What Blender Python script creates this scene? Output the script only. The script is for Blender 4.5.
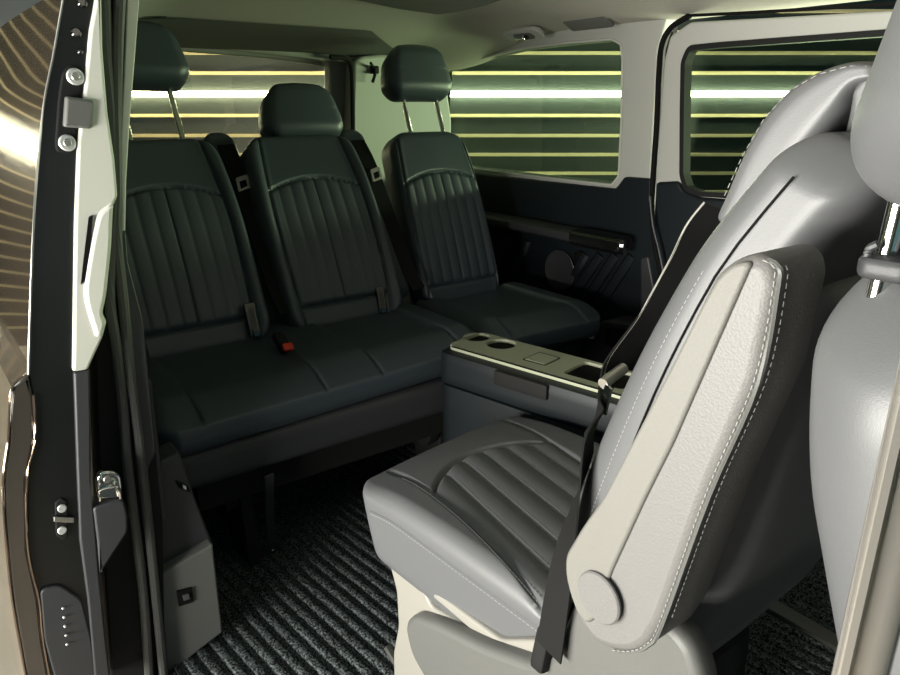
import bpy, math, random
import numpy as np
from mathutils import Vector, Matrix, Euler

for o in list(bpy.data.objects): bpy.data.objects.remove(o)
SC = bpy.context.scene
COL = SC.collection
rnd = random.Random(4)

# ------------------------------------------------------------------ camera
F, CX, CY = 700.0, 450.0, 337.5
HY, VX, ZC = 104.0, -100.0, 1.05
PITCH = math.atan((CY-HY)/F)
FP = math.hypot(F, CY-HY)
YAW = math.atan((CX-VX)/FP)
DH = Vector((-math.cos(YAW), math.sin(YAW), 0))
RT = Vector((DH.y, -DH.x, 0))
UPZ = Vector((0, 0, 1))
FW = DH*math.cos(PITCH) - UPZ*math.sin(PITCH)
UP = UPZ*math.cos(PITCH) + DH*math.sin(PITCH)
CAM = Vector((0, 0, ZC))
cd = bpy.data.cameras.new('camera')
cam = bpy.data.objects.new('camera', cd)
COL.objects.link(cam)
cd.sensor_width = 36.0
cd.lens = F/900*36
cd.clip_start = 0.02
m = Matrix((RT, UP, -FW)).transposed().to_4x4()
m.translation = CAM
cam.matrix_world = m
SC.camera = cam

# ------------------------------------------------------------------ world, exposure, lights
w = bpy.data.worlds.new('world')
SC.world = w
w.use_nodes = True
w.node_tree.nodes['Background'].inputs[0].default_value = (0.45, 0.92, 1.0, 1)
w.node_tree.nodes['Background'].inputs[1].default_value = 0.20
SC.view_settings.view_transform = 'Standard'
SC.view_settings.look = 'None'
SC.view_settings.exposure = 0.0
SC.view_settings.gamma = 1.0
SC.view_settings.use_curve_mapping = False

def area(name, loc, target, sx, sy, power, col):
    l = bpy.data.lights.new(name, 'AREA')
    l.shape = 'RECTANGLE'; l.size = sx; l.size_y = sy; l.energy = power; l.color = col
    o = bpy.data.objects.new(name, l)
    COL.objects.link(o)
    o.location = loc
    o.rotation_euler = (Vector(target)-Vector(loc)).to_track_quat('-Z', 'Y').to_euler()
    return o
area('side_light', (-0.75, -1.7, 0.72), (-0.6, 0.6, 0.68), 1.8, 0.25, 115, (1.0, 0.95, 0.88))
area('low_fill_light', (-0.8, -1.6, 0.30), (-0.9, 1.0, 1.1), 1.8, 0.3, 75, (0.98, 1.0, 0.9))  # added fill lamp aimed up through the doorway to brighten the headliner
area('garage_ceiling_light', (-1.0, -1.6, 2.45), (-1.0, -0.6, 0), 3.0, 0.3, 25, (0.95, 1.0, 0.95))
area('far_wall_light', (-0.9, 3.3, 0.95), (-1.7, 1.0, 1.2), 2.6, 0.12, 140, (0.92, 1.0, 0.72))

# ------------------------------------------------------------------ materials
def mat(name, col, rough=0.5, metal=0.0, spec=0.5, bump=None, coat=0.0, emit=None, var=None):
    M = bpy.data.materials.new(name)
    M.use_nodes = True
    nt = M.node_tree
    b = nt.nodes['Principled BSDF']
    b.inputs['Base Color'].default_value = (*col, 1)
    b.inputs['Roughness'].default_value = rough
    b.inputs['Metallic'].default_value = metal
    b.inputs['Specular IOR Level'].default_value = spec
    b.inputs['Coat Weight'].default_value = coat
    b.inputs['Coat Roughness'].default_value = 0.04
    tc = nt.nodes.new('ShaderNodeTexCoord')
    if bump:
        scale, strength, kind = bump
        if kind == 'voronoi':
            t = nt.nodes.new('ShaderNodeTexVoronoi'); t.inputs['Scale'].default_value = scale
            out = t.outputs['Distance']
        else:
            t = nt.nodes.new('ShaderNodeTexNoise'); t.inputs['Scale'].default_value = scale
            t.inputs['Detail'].default_value = 3
            out = t.outputs['Fac']
        nt.links.new(tc.outputs['Object'], t.inputs['Vector'])
        bp = nt.nodes.new('ShaderNodeBump')
        bp.inputs['Strength'].default_value = strength
        bp.inputs['Distance'].default_value = 0.001
        nt.links.new(out, bp.inputs['Height'])
        nt.links.new(bp.outputs['Normal'], b.inputs['Normal'])
    if var:
        scale, c2 = var
        t = nt.nodes.new('ShaderNodeTexNoise'); t.inputs['Scale'].default_value = scale
        t.inputs['Detail'].default_value = 5
        nt.links.new(tc.outputs['Object'], t.inputs['Vector'])
        r = nt.nodes.new('ShaderNodeValToRGB')
        r.color_ramp.elements[0].position = 0.42; r.color_ramp.elements[0].color = (*col, 1)
        r.color_ramp.elements[1].position = 0.62; r.color_ramp.elements[1].color = (*c2, 1)
        nt.links.new(t.outputs['Fac'], r.inputs['Fac'])
        nt.links.new(r.outputs['Color'], b.inputs['Base Color'])
    if emit:
        b.inputs['Emission Color'].default_value = (*emit[0], 1)
        b.inputs['Emission Strength'].default_value = emit[1]
    return M

M_blk = mat('black_leather', (0.040, 0.052, 0.062), 0.40, bump=(420, 0.2, 'voronoi'))
M_gry = mat('grey_leather', (0.100, 0.102, 0.107), 0.42, bump=(800, 0.08, 'voronoi'))
M_arm = mat('armrest_leather', (0.135, 0.13, 0.127), 0.5, bump=(450, 0.2, 'voronoi'))
M_grain = mat('grained_plastic', (0.145, 0.14, 0.127), 0.55, bump=(700, 0.4, 'noise'))
M_light = mat('pale_grey_plastic', (0.52, 0.52, 0.47), 0.5, bump=(500, 0.1, 'noise'))
M_cream = mat('cream_plastic', (0.24, 0.23, 0.205), 0.45)
M_trim = mat('pillar_grey_plastic', (0.40, 0.40, 0.37), 0.6, bump=(500, 0.1, 'noise'))
M_shield = mat('dark_grey_plastic', (0.10, 0.10, 0.095), 0.5, bump=(600, 0.15, 'noise'))
M_dark = mat('charcoal_plastic', (0.028, 0.029, 0.032), 0.5, bump=(600, 0.15, 'noise'))
M_navy = mat('wall_panel_plastic', (0.004, 0.007, 0.010), 0.5, spec=0.35, bump=(600, 0.15, 'noise'))
M_rub = mat('rubber', (0.012, 0.012, 0.012), 0.7, spec=0.15)
M_rubg = mat('seal_rubber_grey', (0.05, 0.05, 0.048), 0.6)
M_hole = mat('recess_black', (0.006, 0.006, 0.006), 0.8, spec=0.1)
M_gloss = mat('gloss_black', (0.006, 0.006, 0.006), 0.08, coat=0.6)
M_chrome = mat('chrome', (0.8, 0.8, 0.78), 0.12, metal=1)
M_steel = mat('dull_steel', (0.5, 0.49, 0.46), 0.35, metal=1)
M_zinc = mat('zinc_screw', (0.55, 0.56, 0.55), 0.45, metal=0.6)
M_paint = mat('brown_metallic_paint', (0.26, 0.19, 0.14), 0.16, metal=0.85, coat=1.0)
M_fold = mat('door_edge_paint', (0.07, 0.06, 0.05), 0.22, metal=0.5, coat=1.0)
M_lip = mat('smooth_pale_plastic', (0.52, 0.52, 0.45), 0.25)
M_dedge = mat('door_edge_black', (0.005, 0.006, 0.006), 0.3)
M_sealp = mat('grey_metallic_pillar', (0.50, 0.47, 0.43), 0.25, metal=0.75, coat=0.5)
M_head = mat('headliner_cloth', (0.46, 0.44, 0.38), 0.9, spec=0.2, bump=(900, 0.2, 'noise'))
M_headd = mat('headliner_dark', (0.13, 0.132, 0.12), 0.9, spec=0.2, bump=(900, 0.2, 'noise'))
M_carpet = mat('ribbed_carpet', (0.006, 0.006, 0.006), 0.95, spec=0.1, bump=(320, 1.0, 'noise'), var=(240, (0.105, 0.122, 0.125)))
M_belt = mat('belt_webbing', (0.010, 0.010, 0.010), 0.7, spec=0.12, bump=(900, 0.3, 'noise'))
M_beltl = mat('belt_edge', (0.24, 0.235, 0.21), 0.5)
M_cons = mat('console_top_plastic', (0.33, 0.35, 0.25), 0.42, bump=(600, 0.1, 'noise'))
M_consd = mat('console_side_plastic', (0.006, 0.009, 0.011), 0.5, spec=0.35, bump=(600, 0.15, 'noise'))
M_red = mat('red_plastic', (0.7, 0.03, 0.01), 0.4)
M_thread = mat('grey_thread', (0.30, 0.30, 0.29), 0.7)
M_threadd = mat('dark_thread', (0.11, 0.11, 0.115), 0.7)
M_wood = mat('pale_wood', (0.66, 0.54, 0.31), 0.5, bump=(60, 0.2, 'noise'))
M_board = mat('dark_board', (0.020, 0.025, 0.022), 0.4)
M_conc = mat('garage_concrete', (0.36, 0.31, 0.25), 0.6, var=(3, (0.30, 0.26, 0.21)))
M_gwall = mat('garage_plain_wall', (0.30, 0.29, 0.27), 0.8)
M_led = mat('led_strip', (1, 1, 1), 0.5, emit=((1.0, 1.0, 0.78), 75))
M_wht = mat('white_print', (0.6, 0.6, 0.6), 0.5)

def glass(name, tint, refl=0.06):
    M = bpy.data.materials.new(name); M.use_nodes = True
    nt = M.node_tree; nt.nodes.remove(nt.nodes['Principled BSDF'])
    out = nt.nodes['Material Output']
    a = nt.nodes.new('ShaderNodeBsdfTransparent'); a.inputs[0].default_value = (*tint, 1)
    g = nt.nodes.new('ShaderNodeBsdfGlossy'); g.inputs['Roughness'].default_value = 0.02
    fc = nt.nodes.new('ShaderNodeLayerWeight'); fc.inputs[0].default_value = 0.5
    pw = nt.nodes.new('ShaderNodeMath'); pw.operation = 'POWER'; pw.inputs[1].default_value = 5
    lw = nt.nodes.new('ShaderNodeMath'); lw.operation = 'MULTIPLY_ADD'; lw.inputs[1].default_value = 0.8; lw.inputs[2].default_value = 0.03
    nt.links.new(fc.outputs['Facing'], pw.inputs[0]); nt.links.new(pw.outputs[0], lw.inputs[0])
    mx = nt.nodes.new('ShaderNodeMixShader')
    nt.links.new(lw.outputs[0], mx.inputs[0]); nt.links.new(a.outputs[0], mx.inputs[1]); nt.links.new(g.outputs[0], mx.inputs[2])
    nt.links.new(mx.outputs[0], out.inputs[0])
    return M
M_glass = glass('tinted_glass', (0.66, 0.73, 0.64))
M_glassr = glass('rear_glass', (0.74, 0.74, 0.64))

# ------------------------------------------------------------------ geometry helpers
def at(x, y, X=None, Y=None, Z=None):
    v = FW + RT*((x-CX)/F) - UP*((y-CY)/F)
    if X is not None: t = (X-CAM.x)/v.x
    elif Y is not None: t = (Y-CAM.y)/v.y
    else: t = (Z-CAM.z)/v.z
    return CAM + v*t

def wloc(p):
    v = Vector((0, 0, 0))
    while p is not None:
        v = v + Vector(p.location); p = p.parent
    return v

def mesh_obj(name, V, Fc, material, parent=None, smooth=True, sharp=35, loc=None):
    me = bpy.data.meshes.new(name)
    V = [Vector(v) for v in V]
    o = bpy.data.objects.new(name, me)
    if parent is not None:
        off = wloc(parent)
    else:
        if loc is None:
            n = len(V); off = Vector((sum(v.x for v in V)/n, sum(v.y for v in V)/n, min(v.z for v in V)))
        else: off = Vector(loc)
        o.location = off
    me.from_pydata([tuple(v-off) for v in V], [], Fc)
    me.validate(); me.update()
    me.materials.append(material)
    if smooth:
        for p in me.polygons: p.use_smooth = True
        try: me.set_sharp_from_angle(angle=math.radians(sharp))
        except Exception: pass
    COL.objects.link(o)
    if parent is not None: o.parent = parent
    return o

def tag(o, label, cat=None, group=None):
    o['label'] = label
    if cat: o['category'] = cat
    if group: o['group'] = group
    return o
def struct(o, label=None):
    o['kind'] = 'structure'
    if label: o['label'] = label
    return o
def thing(name, loc, label, cat, group=None):
    o = bpy.data.objects.new(name, None); COL.objects.link(o)
    o.location = loc; o.empty_display_size = 0.1
    return tag(o, label, cat, group)
def shell(name, loc, label=None):
    o = bpy.data.objects.new(name, None); COL.objects.link(o)
    o.location = loc; o.empty_display_size = 0.1
    return struct(o, label)

class MB:
    """collects pieces of ONE part"""
    def __init__(s): s.V = []; s.F = []
    def add(s, V, Fc):
        n = len(s.V); s.V += [Vector(v) for v in V]; s.F += [[i+n for i in f] for f in Fc]; return s
    def make(s, name, material, parent=None, **k): return mesh_obj(name, s.V, s.F, material, parent, **k)

def fillet(pts, r, n=5):
    """round the corners of a closed 2D polygon; r is one radius or one per corner"""
    out = []; N = len(pts)
    for i in range(N):
        p = Vector(pts[i]); a = Vector(pts[i-1]); b = Vector(pts[(i+1) % N])
        ri = r[i] if isinstance(r, (list, tuple)) else r
        da = (a-p); db = (b-p)
        d = min(ri, da.length*0.45, db.length*0.45)
        if d < 1e-5: out.append(p); continue
        s = p+da.normalized()*d; e = p+db.normalized()*d
        for k in range(n+1):
            t = k/n
            out.append(s*(1-t)**2 + p*2*t*(1-t) + e*t*t)
    return out

def plate_data(outer, thick, M, holes=(), bevel=0.0, bseg=2):
    """filled 2D outline (with holes) extruded to +-thick/2 along local z, then moved by M"""
    cu = bpy.data.curves.new('tmp', 'CURVE'); cu.dimensions = '2D'; cu.fill_mode = 'BOTH'
    bevel = min(bevel, thick/2*0.98)
    cu.extrude = max(thick/2-bevel, 0.0); cu.bevel_depth = bevel; cu.bevel_resolution = bseg; cu.offset = -bevel
    for ring in [outer, *holes]:
        sp = cu.splines.new('POLY'); sp.points.add(len(ring)-1); sp.use_cyclic_u = True
        for q, pt in zip(sp.points, ring): q.co = (pt[0], pt[1], 0, 1)
    ob = bpy.data.objects.new('tmp', cu); COL.objects.link(ob)
    dg = bpy.context.evaluated_depsgraph_get()
    me = bpy.data.meshes.new_from_object(ob.evaluated_get(dg))
    V = [M @ v.co for v in me.vertices]; Fc = [list(p.vertices) for p in me.polygons]
    bpy.data.objects.remove(ob); bpy.data.curves.remove(cu); bpy.data.meshes.remove(me)
    return V, Fc

def frameX(X):   # local (u,v,n) = (Y,Z,X)
    return Matrix(((0, 0, 1, X), (1, 0, 0, 0), (0, 1, 0, 0), (0, 0, 0, 1)))
def frameY(Y):   # local (u,v,n) = (X,Z,-Y)
    return Matrix(((1, 0, 0, 0), (0, 0, -1, Y), (0, 1, 0, 0), (0, 0, 0, 1)))
def frameZ(Z):
    return Matrix.Translation((0, 0, Z))

def plateX(px, X, thick, holes=(), r=0.006, bevel=0.003, world=False):
    """outline given where it is seen on the plane X; the body goes back (-X) by thick"""
    f = (lambda q: Vector((q[0], q[1]))) if world else (lambda q: (lambda v: Vector((v.y, v.z)))(at(q[0], q[1], X=X)))
    return plate_data(fillet([f(q) for q in px], r), thick, frameX(X-thick/2), [fillet([f(q) for q in h], r) for h in holes], bevel)
def plateY(px, Y, thick, holes=(), r=0.006, bevel=0.003, world=False, hr=None):
    f = (lambda q: Vector((q[0], q[1]))) if world else (lambda q: (lambda v: Vector((v.x, v.z)))(at(q[0], q[1], Y=Y)))
    return plate_data(fillet([f(q) for q in px], r), thick, frameY(Y+thick/2), [fillet([f(q) for q in h], hr or r) for h in holes], bevel)

def box_data(lo, hi):
    x0, y0, z0 = lo; x1, y1, z1 = hi
    V = [(x0,y0,z0),(x1,y0,z0),(x1,y1,z0),(x0,y1,z0),(x0,y0,z1),(x1,y0,z1),(x1,y1,z1),(x0,y1,z1)]
    return V, [[0,3,2,1],[4,5,6,7],[0,1,5,4],[1,2,6,5],[2,3,7,6],[3,0,4,7]]

def rbox(a, b, c, r, R=0.0, n=(24, 24, 6), disp=None, warp=None, M=None):
    """rounded box of half sizes a,b,c: edge radius r, outline corner radius R in the xy plane.
    disp(x,y)->height added where the +z face is; warp(x,y,z)->xyz; M matrix"""
    nx, ny, nz = n
    idx = {}; P = []
    def vid(i, j, k):
        q = (i, j, k)
        if q not in idx: idx[q] = len(P); P.append((i/nx*2-1, j/ny*2-1, k/nz*2-1))
        return idx[q]
    Fc = []
    for i in range(nx):
        for j in range(ny):
            Fc.append([vid(i,j,nz), vid(i+1,j,nz), vid(i+1,j+1,nz), vid(i,j+1,nz)])
            Fc.append([vid(i,j,0), vid(i,j+1,0), vid(i+1,j+1,0), vid(i+1,j,0)])
    for i in range(nx):
        for k in range(nz):
            Fc.append([vid(i,0,k), vid(i+1,0,k), vid(i+1,0,k+1), vid(i,0,k+1)])
            Fc.append([vid(i,ny,k), vid(i,ny,k+1), vid(i+1,ny,k+1), vid(i+1,ny,k)])
    for j in range(ny):
        for k in range(nz):
            Fc.append([vid(0,j,k), vid(0,j,k+1), vid(0,j+1,k+1), vid(0,j+1,k)])
            Fc.append([vid(nx,j,k), vid(nx,j+1,k), vid(nx,j+1,k+1), vid(nx,j,k+1)])
    P = np.array(P)
    H = np.array([a, b, c])
    p = P*H
    core = np.clip(p, -(H-r), H-r)
    d = p-core
    e = (d/r)**2
    e1, e2, e3 = e[:, 0], e[:, 1], e[:, 2]
    fx = np.sqrt(np.clip(1-e2/2-e3/2+e2*e3/3, 0, 1)); fy = np.sqrt(np.clip(1-e1/2-e3/2+e1*e3/3, 0, 1)); fz = np.sqrt(np.clip(1-e1/2-e2/2+e1*e2/3, 0, 1))
    p = core+d*np.stack((fx, fy, fz), 1)
    if R > 0:
        q = p[:, :2]; HH = np.array([a, b]); cr = np.clip(q, -(HH-R), HH-R); d = q-cr
        e = (d/R)**2
        p[:, :2] = cr+d*np.stack((np.sqrt(np.clip(1-e[:, 1]/2, 0, 1)), np.sqrt(np.clip(1-e[:, 0]/2, 0, 1))), 1)
    if disp is not None:
        wt = np.clip((p[:, 2]-(c-r))/r, 0, 1)
        p[:, 2] += wt*disp(p[:, 0], p[:, 1])
    if warp is not None:
        p = np.stack(warp(p[:, 0], p[:, 1], p[:, 2]), 1)
    V = [Vector(t) for t in p]
    if M is not None: V = [M @ v for v in V]
    return V, Fc

def smooth_path(pts, n=8):
    P = [Vector(p) for p in pts]; out = []
    for i in range(len(P)-1):
        p0 = P[max(i-1, 0)]; p1 = P[i]; p2 = P[i+1]; p3 = P[min(i+2, len(P)-1)]
        for k in range(n):
            t = k/n
            out.append(0.5*((2*p1)+(p2-p0)*t+(2*p0-5*p1+4*p2-p3)*t*t+(3*p1-p0-3*p2+p3)*t**3))
    out.append(P[-1]); return out

def sweep(path, prof, up=(0, 0, 1), caps=True):
    """2D profile [(side, up)] swept along a path"""
    V = []; Fc = []; n = len(prof); N = len(path)
    for i, p in enumerate(path):
        t = (path[min(i+1, N-1)]-path[max(i-1, 0)]).normalized()
        u = up[i] if isinstance(up, list) else Vector(up)
        s = t.cross(u)
        if s.length < 1e-6: s = t.cross(Vector((1, 0, 0.01)))
        s.normalize(); u2 = s.cross(t).normalized()
        for a, b in prof: V.append(p+s*a+u2*b)
    for i in range(N-1):
        for k in range(n):
            Fc.append([i*n+k, i*n+(k+1) % n, (i+1)*n+(k+1) % n, (i+1)*n+k])
    if caps: Fc.append(list(range(n))[::-1]); Fc.append([(N-1)*n+k for k in range(n)])
    return V, Fc
def circ(r, n=10): return [(r*math.cos(2*math.pi*k/n), r*math.sin(2*math.pi*k/n)) for k in range(n)]
def tube(path, r, n=10, up=(0.1, 0.2, 1)): return sweep([Vector(p) for p in path], circ(r, n), up)
def ribbon(path, width, th, up): return sweep([Vector(p) for p in path], [(-width/2,-th/2),(width/2,-th/2),(width/2,th/2),(-width/2,th/2)], up)

def lathe(prof, M, n=28):
    """prof [(r,z)] revolved around local z"""
    V = []; Fc = []
    for r, z in prof:
        for k in range(n):
            a = 2*math.pi*k/n; V.append(M @ Vector((r*math.cos(a), r*math.sin(a), z)))
    for i in range(len(prof)-1):
        for k in range(n): Fc.append([i*n+k, i*n+(k+1) % n, (i+1)*n+(k+1) % n, (i+1)*n+k])
    Fc.append([k for k in range(n)][::-1]); Fc.append([(len(prof)-1)*n+k for k in range(n)])
    return V, Fc
def axisM(loc, d):
    M = Vector(d).to_track_quat('Z', 'Y').to_matrix().to_4x4(); M.translation = Vector(loc); return M
def disc(loc, d, r, h, b=0.002): return lathe([(r-b*0.2, 0), (r, h-b), (r-b, h), (0.0005, h)], axisM(loc, d))

def dashes(path, ln=0.005, gap=0.0025, r=0.0007):
    """row of thread stitches along a path"""
    mb = MB(); P = [Vector(p) for p in path]
    L = [0]
    for i in range(1, len(P)): L.append(L[-1]+(P[i]-P[i-1]).length)
    def pt(s):
        for i in range(1, len(P)):
            if s <= L[i]:
                t = (s-L[i-1])/max(L[i]-L[i-1], 1e-9); return P[i-1].lerp(P[i], t)
        return P[-1]
    s = 0
    while s+ln < L[-1]:
        a = pt(s); b = pt(s+ln)
        if (b-a).length > 1e-4: mb.add(*tube([a, b], r, 5))
        s += ln+gap
    return mb

def smoothstep(e0, e1, x):
    t = np.clip((x-e0)/(e1-e0), 0, 1); return t*t*(3-2*t)
def groove(d, w, depth): return -depth*np.exp(-(d/w)**2)

# ================================================================== THE GARAGE
def garage_wall(name, origin, along, length, zlist, zled=None, thick=0.06, label=None):
    """wall of dark boards with pale wooden slats; front face normal = along x up"""
    a = Vector(along).normalized(); nrm = a.cross(UPZ)
    root = shell(name, origin, label)
    o = Vector(origin)
    def bx(s0, s1, z0, z1, d0, d1):
        V = [o+a*s+nrm*d+UPZ*(z-o.z) for z in (z0, z1) for (s, d) in ((s0,d0),(s1,d0),(s1,d1),(s0,d1))]
        return V, [[0,1,2,3],[4,7,6,5],[0,4,5,1],[1,5,6,2],[2,6,7,3],[3,7,4,0]]
    MB().add(*bx(0, length, -0.55, 4.2, -thick, 0)).make('boarding', M_board, root, smooth=False)
    mb = MB()
    for z in zlist: mb.add(*bx(0, length, z-0.0095, z+0.0095, 0, 0.012))
    mb.make('slat_row', M_wood, root, smooth=False)
    return root, bx
DW = 4.5
def zat(y):
    v = FW - UP*((y-CY)/F); t = DW/v.dot(DH); return ZC + v.z*t
ZL = [zat(y) for y in (53, 73, 115.5, 135.5, 154.5)]
ZLED = zat(94)
st = (ZL[-1]-ZL[-2])
ZL += [ZL[-1]+st*k for k in range(1, 11)] + [ZL[0]-st*k for k in range(1, 24)]
wo = DH*DW - RT*9.0; wo.z = -0.55
gw, bx = garage_wall('wall_back', wo, RT, 13.5, ZL, label='garage wall of dark boards and pale wooden slats behind the van')
led = mesh_obj('led_tube', *tube([DH*(DW-0.05)-RT*8.9+UPZ*ZLED, DH*(DW-0.05)+RT*4.4+UPZ*ZLED], 0.016, 10), M_led)
tag(led, 'long glowing white light tube running along the slatted garage wall', 'light')
# garage floor
gf = mesh_obj('floor', *box_data((-9, -4.5, -0.62), (4, 6, -0.55)), M_conc, smooth=False); struct(gf, 'concrete garage floor')
# the wall on the camera's side of the garage, with its own light tube
so = Vector((4.0, -2.6, -0.55))
garage_wall('wall_front', so, (-1, 0, 0), 10.0, ZL, label='slatted garage wall on the near side of the van')

# ================================================================== THE VAN'S SHELL
XR = -2.5            # rear wall plane
YL = 1.80            # left wall plane
# carpet
A = math.radians(6.6); rd = Vector((-math.cos(A), -math.sin(A), 0)); rp = Vector((-rd.y, rd.x, 0))
def carpet():
    mb = MB(); pitch = 0.030
    V = []; Fc = []
    prof = [(0, 0.0), (0.002, 0.0055), (0.005, 0.007), (0.016, 0.007), (0.019, 0.0055), (0.021, 0.0)]
    rows = []
    c0 = Vector((-0.9, 1.05, 0)); n = 64
    for k in range(-n//2, n//2):
        for a, z in prof: rows.append((k*pitch+a, z))
    L = 22
    for s, z in rows:
        for i in range(L+1):
            p = c0+rp*s+rd*(-1.75+3.5*i/L)
            p.x = min(max(p.x, XR), 0.6); p.y = min(max(p.y, 0.22), YL)
            V.append(Vector((p.x, p.y, z)))
    for i in range(len(rows)-1):
        for j in range(L):
            q = [i*(L+1)+j, i*(L+1)+j+1, (i+1)*(L+1)+j+1, (i+1)*(L+1)+j]
            ar = (V[q[0]]-V[q[2]]).cross(V[q[1]]-V[q[3]]).length
            if ar > 1e-6: Fc.append(q[::-1])
    return V, Fc
cf = shell('floor_carpet', (-1, 1, 0), 'ribbed dark carpet on the van floor'); 
MB().add(*carpet()).make('carpet_ribs', M_carpet, cf, sharp=60)
MB().add(*box_data((XR, 0.22, -0.06), (0.6, YL, -0.001))).make('floor_pan', M_rub, cf, smooth=False)

# ceiling
def ceil_z(x, y):
    ss = lambda a, b, t: (lambda q: q*q*(3-2*q))(min(max((t-a)/(b-a), 0), 1))
    return 1.325 - 0.045*ss(1.45, 1.82, y) - 0.10*ss(-1.75, -2.5, x) - 0.075*ss(0.62, 0.25, y)
V = []; Fc = []; nx, ny = 50, 40
for lay in (0, 1):
    for i in range(nx+1):
        for j in range(ny+1):
            x = XR-0.02+(0.7-XR)*i/nx; y = 0.25+(1.86-0.25)*j/ny
            V.append(Vector((x, y, ceil_z(x, y)+0.04*lay)))
nn = (nx+1)*(ny+1)
for i in range(nx):
    for j in range(ny):
        a = i*(ny+1)+j; q = [a, a+ny+1, a+ny+2, a+1]
        Fc.append(q[::-1]); Fc.append([k+nn for k in q])
for i in range(nx): 
    for j in (0, ny):
        a = i*(ny+1)+j; b = a+ny+1; Fc.append([a, b, b+nn, a+nn])
for j in range(ny):
    for i in (0, nx):
        a = i*(ny+1)+j; Fc.append([a, a+1, a+1+nn, a+nn])
ce = mesh_obj('ceiling', V, Fc, M_head); struct(ce, 'pale cloth headliner of the van')

# left side wall --------------------------------------------------------------
Zb = 0.83
def W(px, py, Y=YL): v = at(px, py, Y=Y); return (v.x, v.z)
dwin = [W(*q) for q in ((428,83),(443,70),(470,60.5),(520,48.5),(570,42.5),(612,39),(621,44),(623,60),(622,120),(619,176),(612,185),(540,177),(474,169),(446,163),(430,150))]
wl = shell('wall_left', (-1.9, YL, 0), 'left side wall of the van, grey above and charcoal below')
up = [(XR-0.03, Zb), (-1.385, Zb), (-1.40, 1.20), (-1.375, 1.30), (XR-0.03, 1.30)]
hole_in_upper = [(p[0], max(p[1], Zb+0.004)) for p in dwin]
MB().add(*plateY([(XR-0.03, 0.70), (-1.385, 0.70), (-1.405, 1.20), (-1.375, 1.31), (XR-0.03, 1.31)], YL, 0.05, [dwin], world=True, bevel=0.004)).make('upper_trim', M_trim, wl)
# lower charcoal panel overlaps below the window line
zl = lambda x: W(x, 0)[0]
low = [(XR-0.03, -0.02), (-1.33, -0.02), W(667, 300, 1.785), W(656, 245, 1.785), W(650, 200, 1.785), W(651, 179, 1.785), W(624, 177, 1.785), W(615, 189, 1.785), W(540, 181, 1.785), W(474, 173, 1.785), (XR-0.03, W(440, 168, 1.785)[1])]
MB().add(*plateY(low, 1.785, 0.06, world=True, r=0.008, bevel=0.005)).make('lower_panel', M_navy, wl)
MB().add(*box_data((-1.47, 1.84, -0.02), (-1.385, 1.86, 1.31))).make('light_leak_block', M_rub, wl, smooth=False)  # added dark strip, stops light leaking through the gap beside the door
wp = shell('window_1', (-1.8, YL, 0.8), 'tinted rear side window of the van')
MB().add(*plateY([(p[0]*1.0, p[1]) for p in dwin], YL+0.035, 0.006, world=True, bevel=0)).make('glass_pane', M_glass, wp, smooth=False)
mb = MB().add(*tube([Vector((p.x, YL-0.002, p.y)) for p in fillet([Vector(q) for q in dwin]+[], 0.006)]+[Vector((dwin[0][0], YL-0.002, dwin[0][1]))], 0.0035, 6, up=(0, 1, 0)))
mb.make('window_seal', M_light, wp)
# left sliding door (shut): slightly proud of the wall
YD = 1.775
dpoly = [W(667,300,YD), W(657,245,YD), W(655,182,YD), W(661,100,YD), W(664,60,YD), W(670,36,YD), W(690,22,YD), W(780,17,YD), W(900,10,YD), (0.5, W(900,9,YD)[1]), (0.5, -0.02), (-1.31, -0.02)]
def D(px, py): return W(px, py, YD)
w2 = [D(684,62), D(690,48), D(720,45), D(885,33), (-0.35, D(885,33)[1]+0.01), (-0.35, D(720,195)[1]-0.0), D(720,195), D(700,194), D(687,189), D(682.5,175), D(683,110)]
dr = shell('door_2', (-1.0, YD, 0), 'left sliding door of the van, shut')
MB().add(*plateY(dpoly, YD, 0.022, [w2], world=True, r=0.01, bevel=0.006)).make('door_panel', M_trim, dr)
lowd = [D(668,300), D(657.5,245), D(656,215), D(658,182), D(680,181), D(686,191), D(700,197), D(720,198.5), (-0.35, D(720,198.5)[1]-0.004), (0.5, D(720,198.5)[1]), (0.5, 0.0), (-1.30, 0.0)]
MB().add(*plateY(lowd, YD-0.012, 0.05, world=True, r=0.012, bevel=0.008)).make('door_lower_panel', M_navy, dr)
sealp = smooth_path([at(*q, Y=YD-0.006) for q in ((690,15.5),(672,27),(662,45),(659,75),(657,120),(653,180),(652,210),(655,245),(661,275),(664,310),(662,345))], 5)
MB().add(*tube(sealp, 0.0085, 8, up=(0, 1, 0))).add(*tube(smooth_path([at(*q, Y=YD-0.006) for q in ((690,15.5),(760,12),(900,3.5),(980,-2))], 4), 0.004, 8, up=(0, 1, 0))).make('door_seal', M_hole, dr)
w2s = shell('window_2', (-1.0, YD, 0.8), 'tinted window of the left sliding door')
MB().add(*plateY(w2, YD+0.03, 0.006, world=True, bevel=0)).make('glass_pane', M_glass, w2s, smooth=False)
ring = [Vector((p.x, YD-0.003, p.y)) for p in fillet([Vector(q) for q in w2], 0.012)]
MB().add(*sweep(ring+[ring[0]], [(-0.007,-0.003),(0.007,-0.003),(0.007,0.030),(-0.007,0.030)], up=(0, 1, 0))).make('window_seal', M_rub, w2s)
mb = MB().add(*tube(smooth_path([at(*q, Y=1.735) for q in ((650,196),(653,225),(659,250),(664,275))], 5), 0.004, 8, up=(0,1,0)))
mb.make('panel_edge', M_dark, wl)

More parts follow.
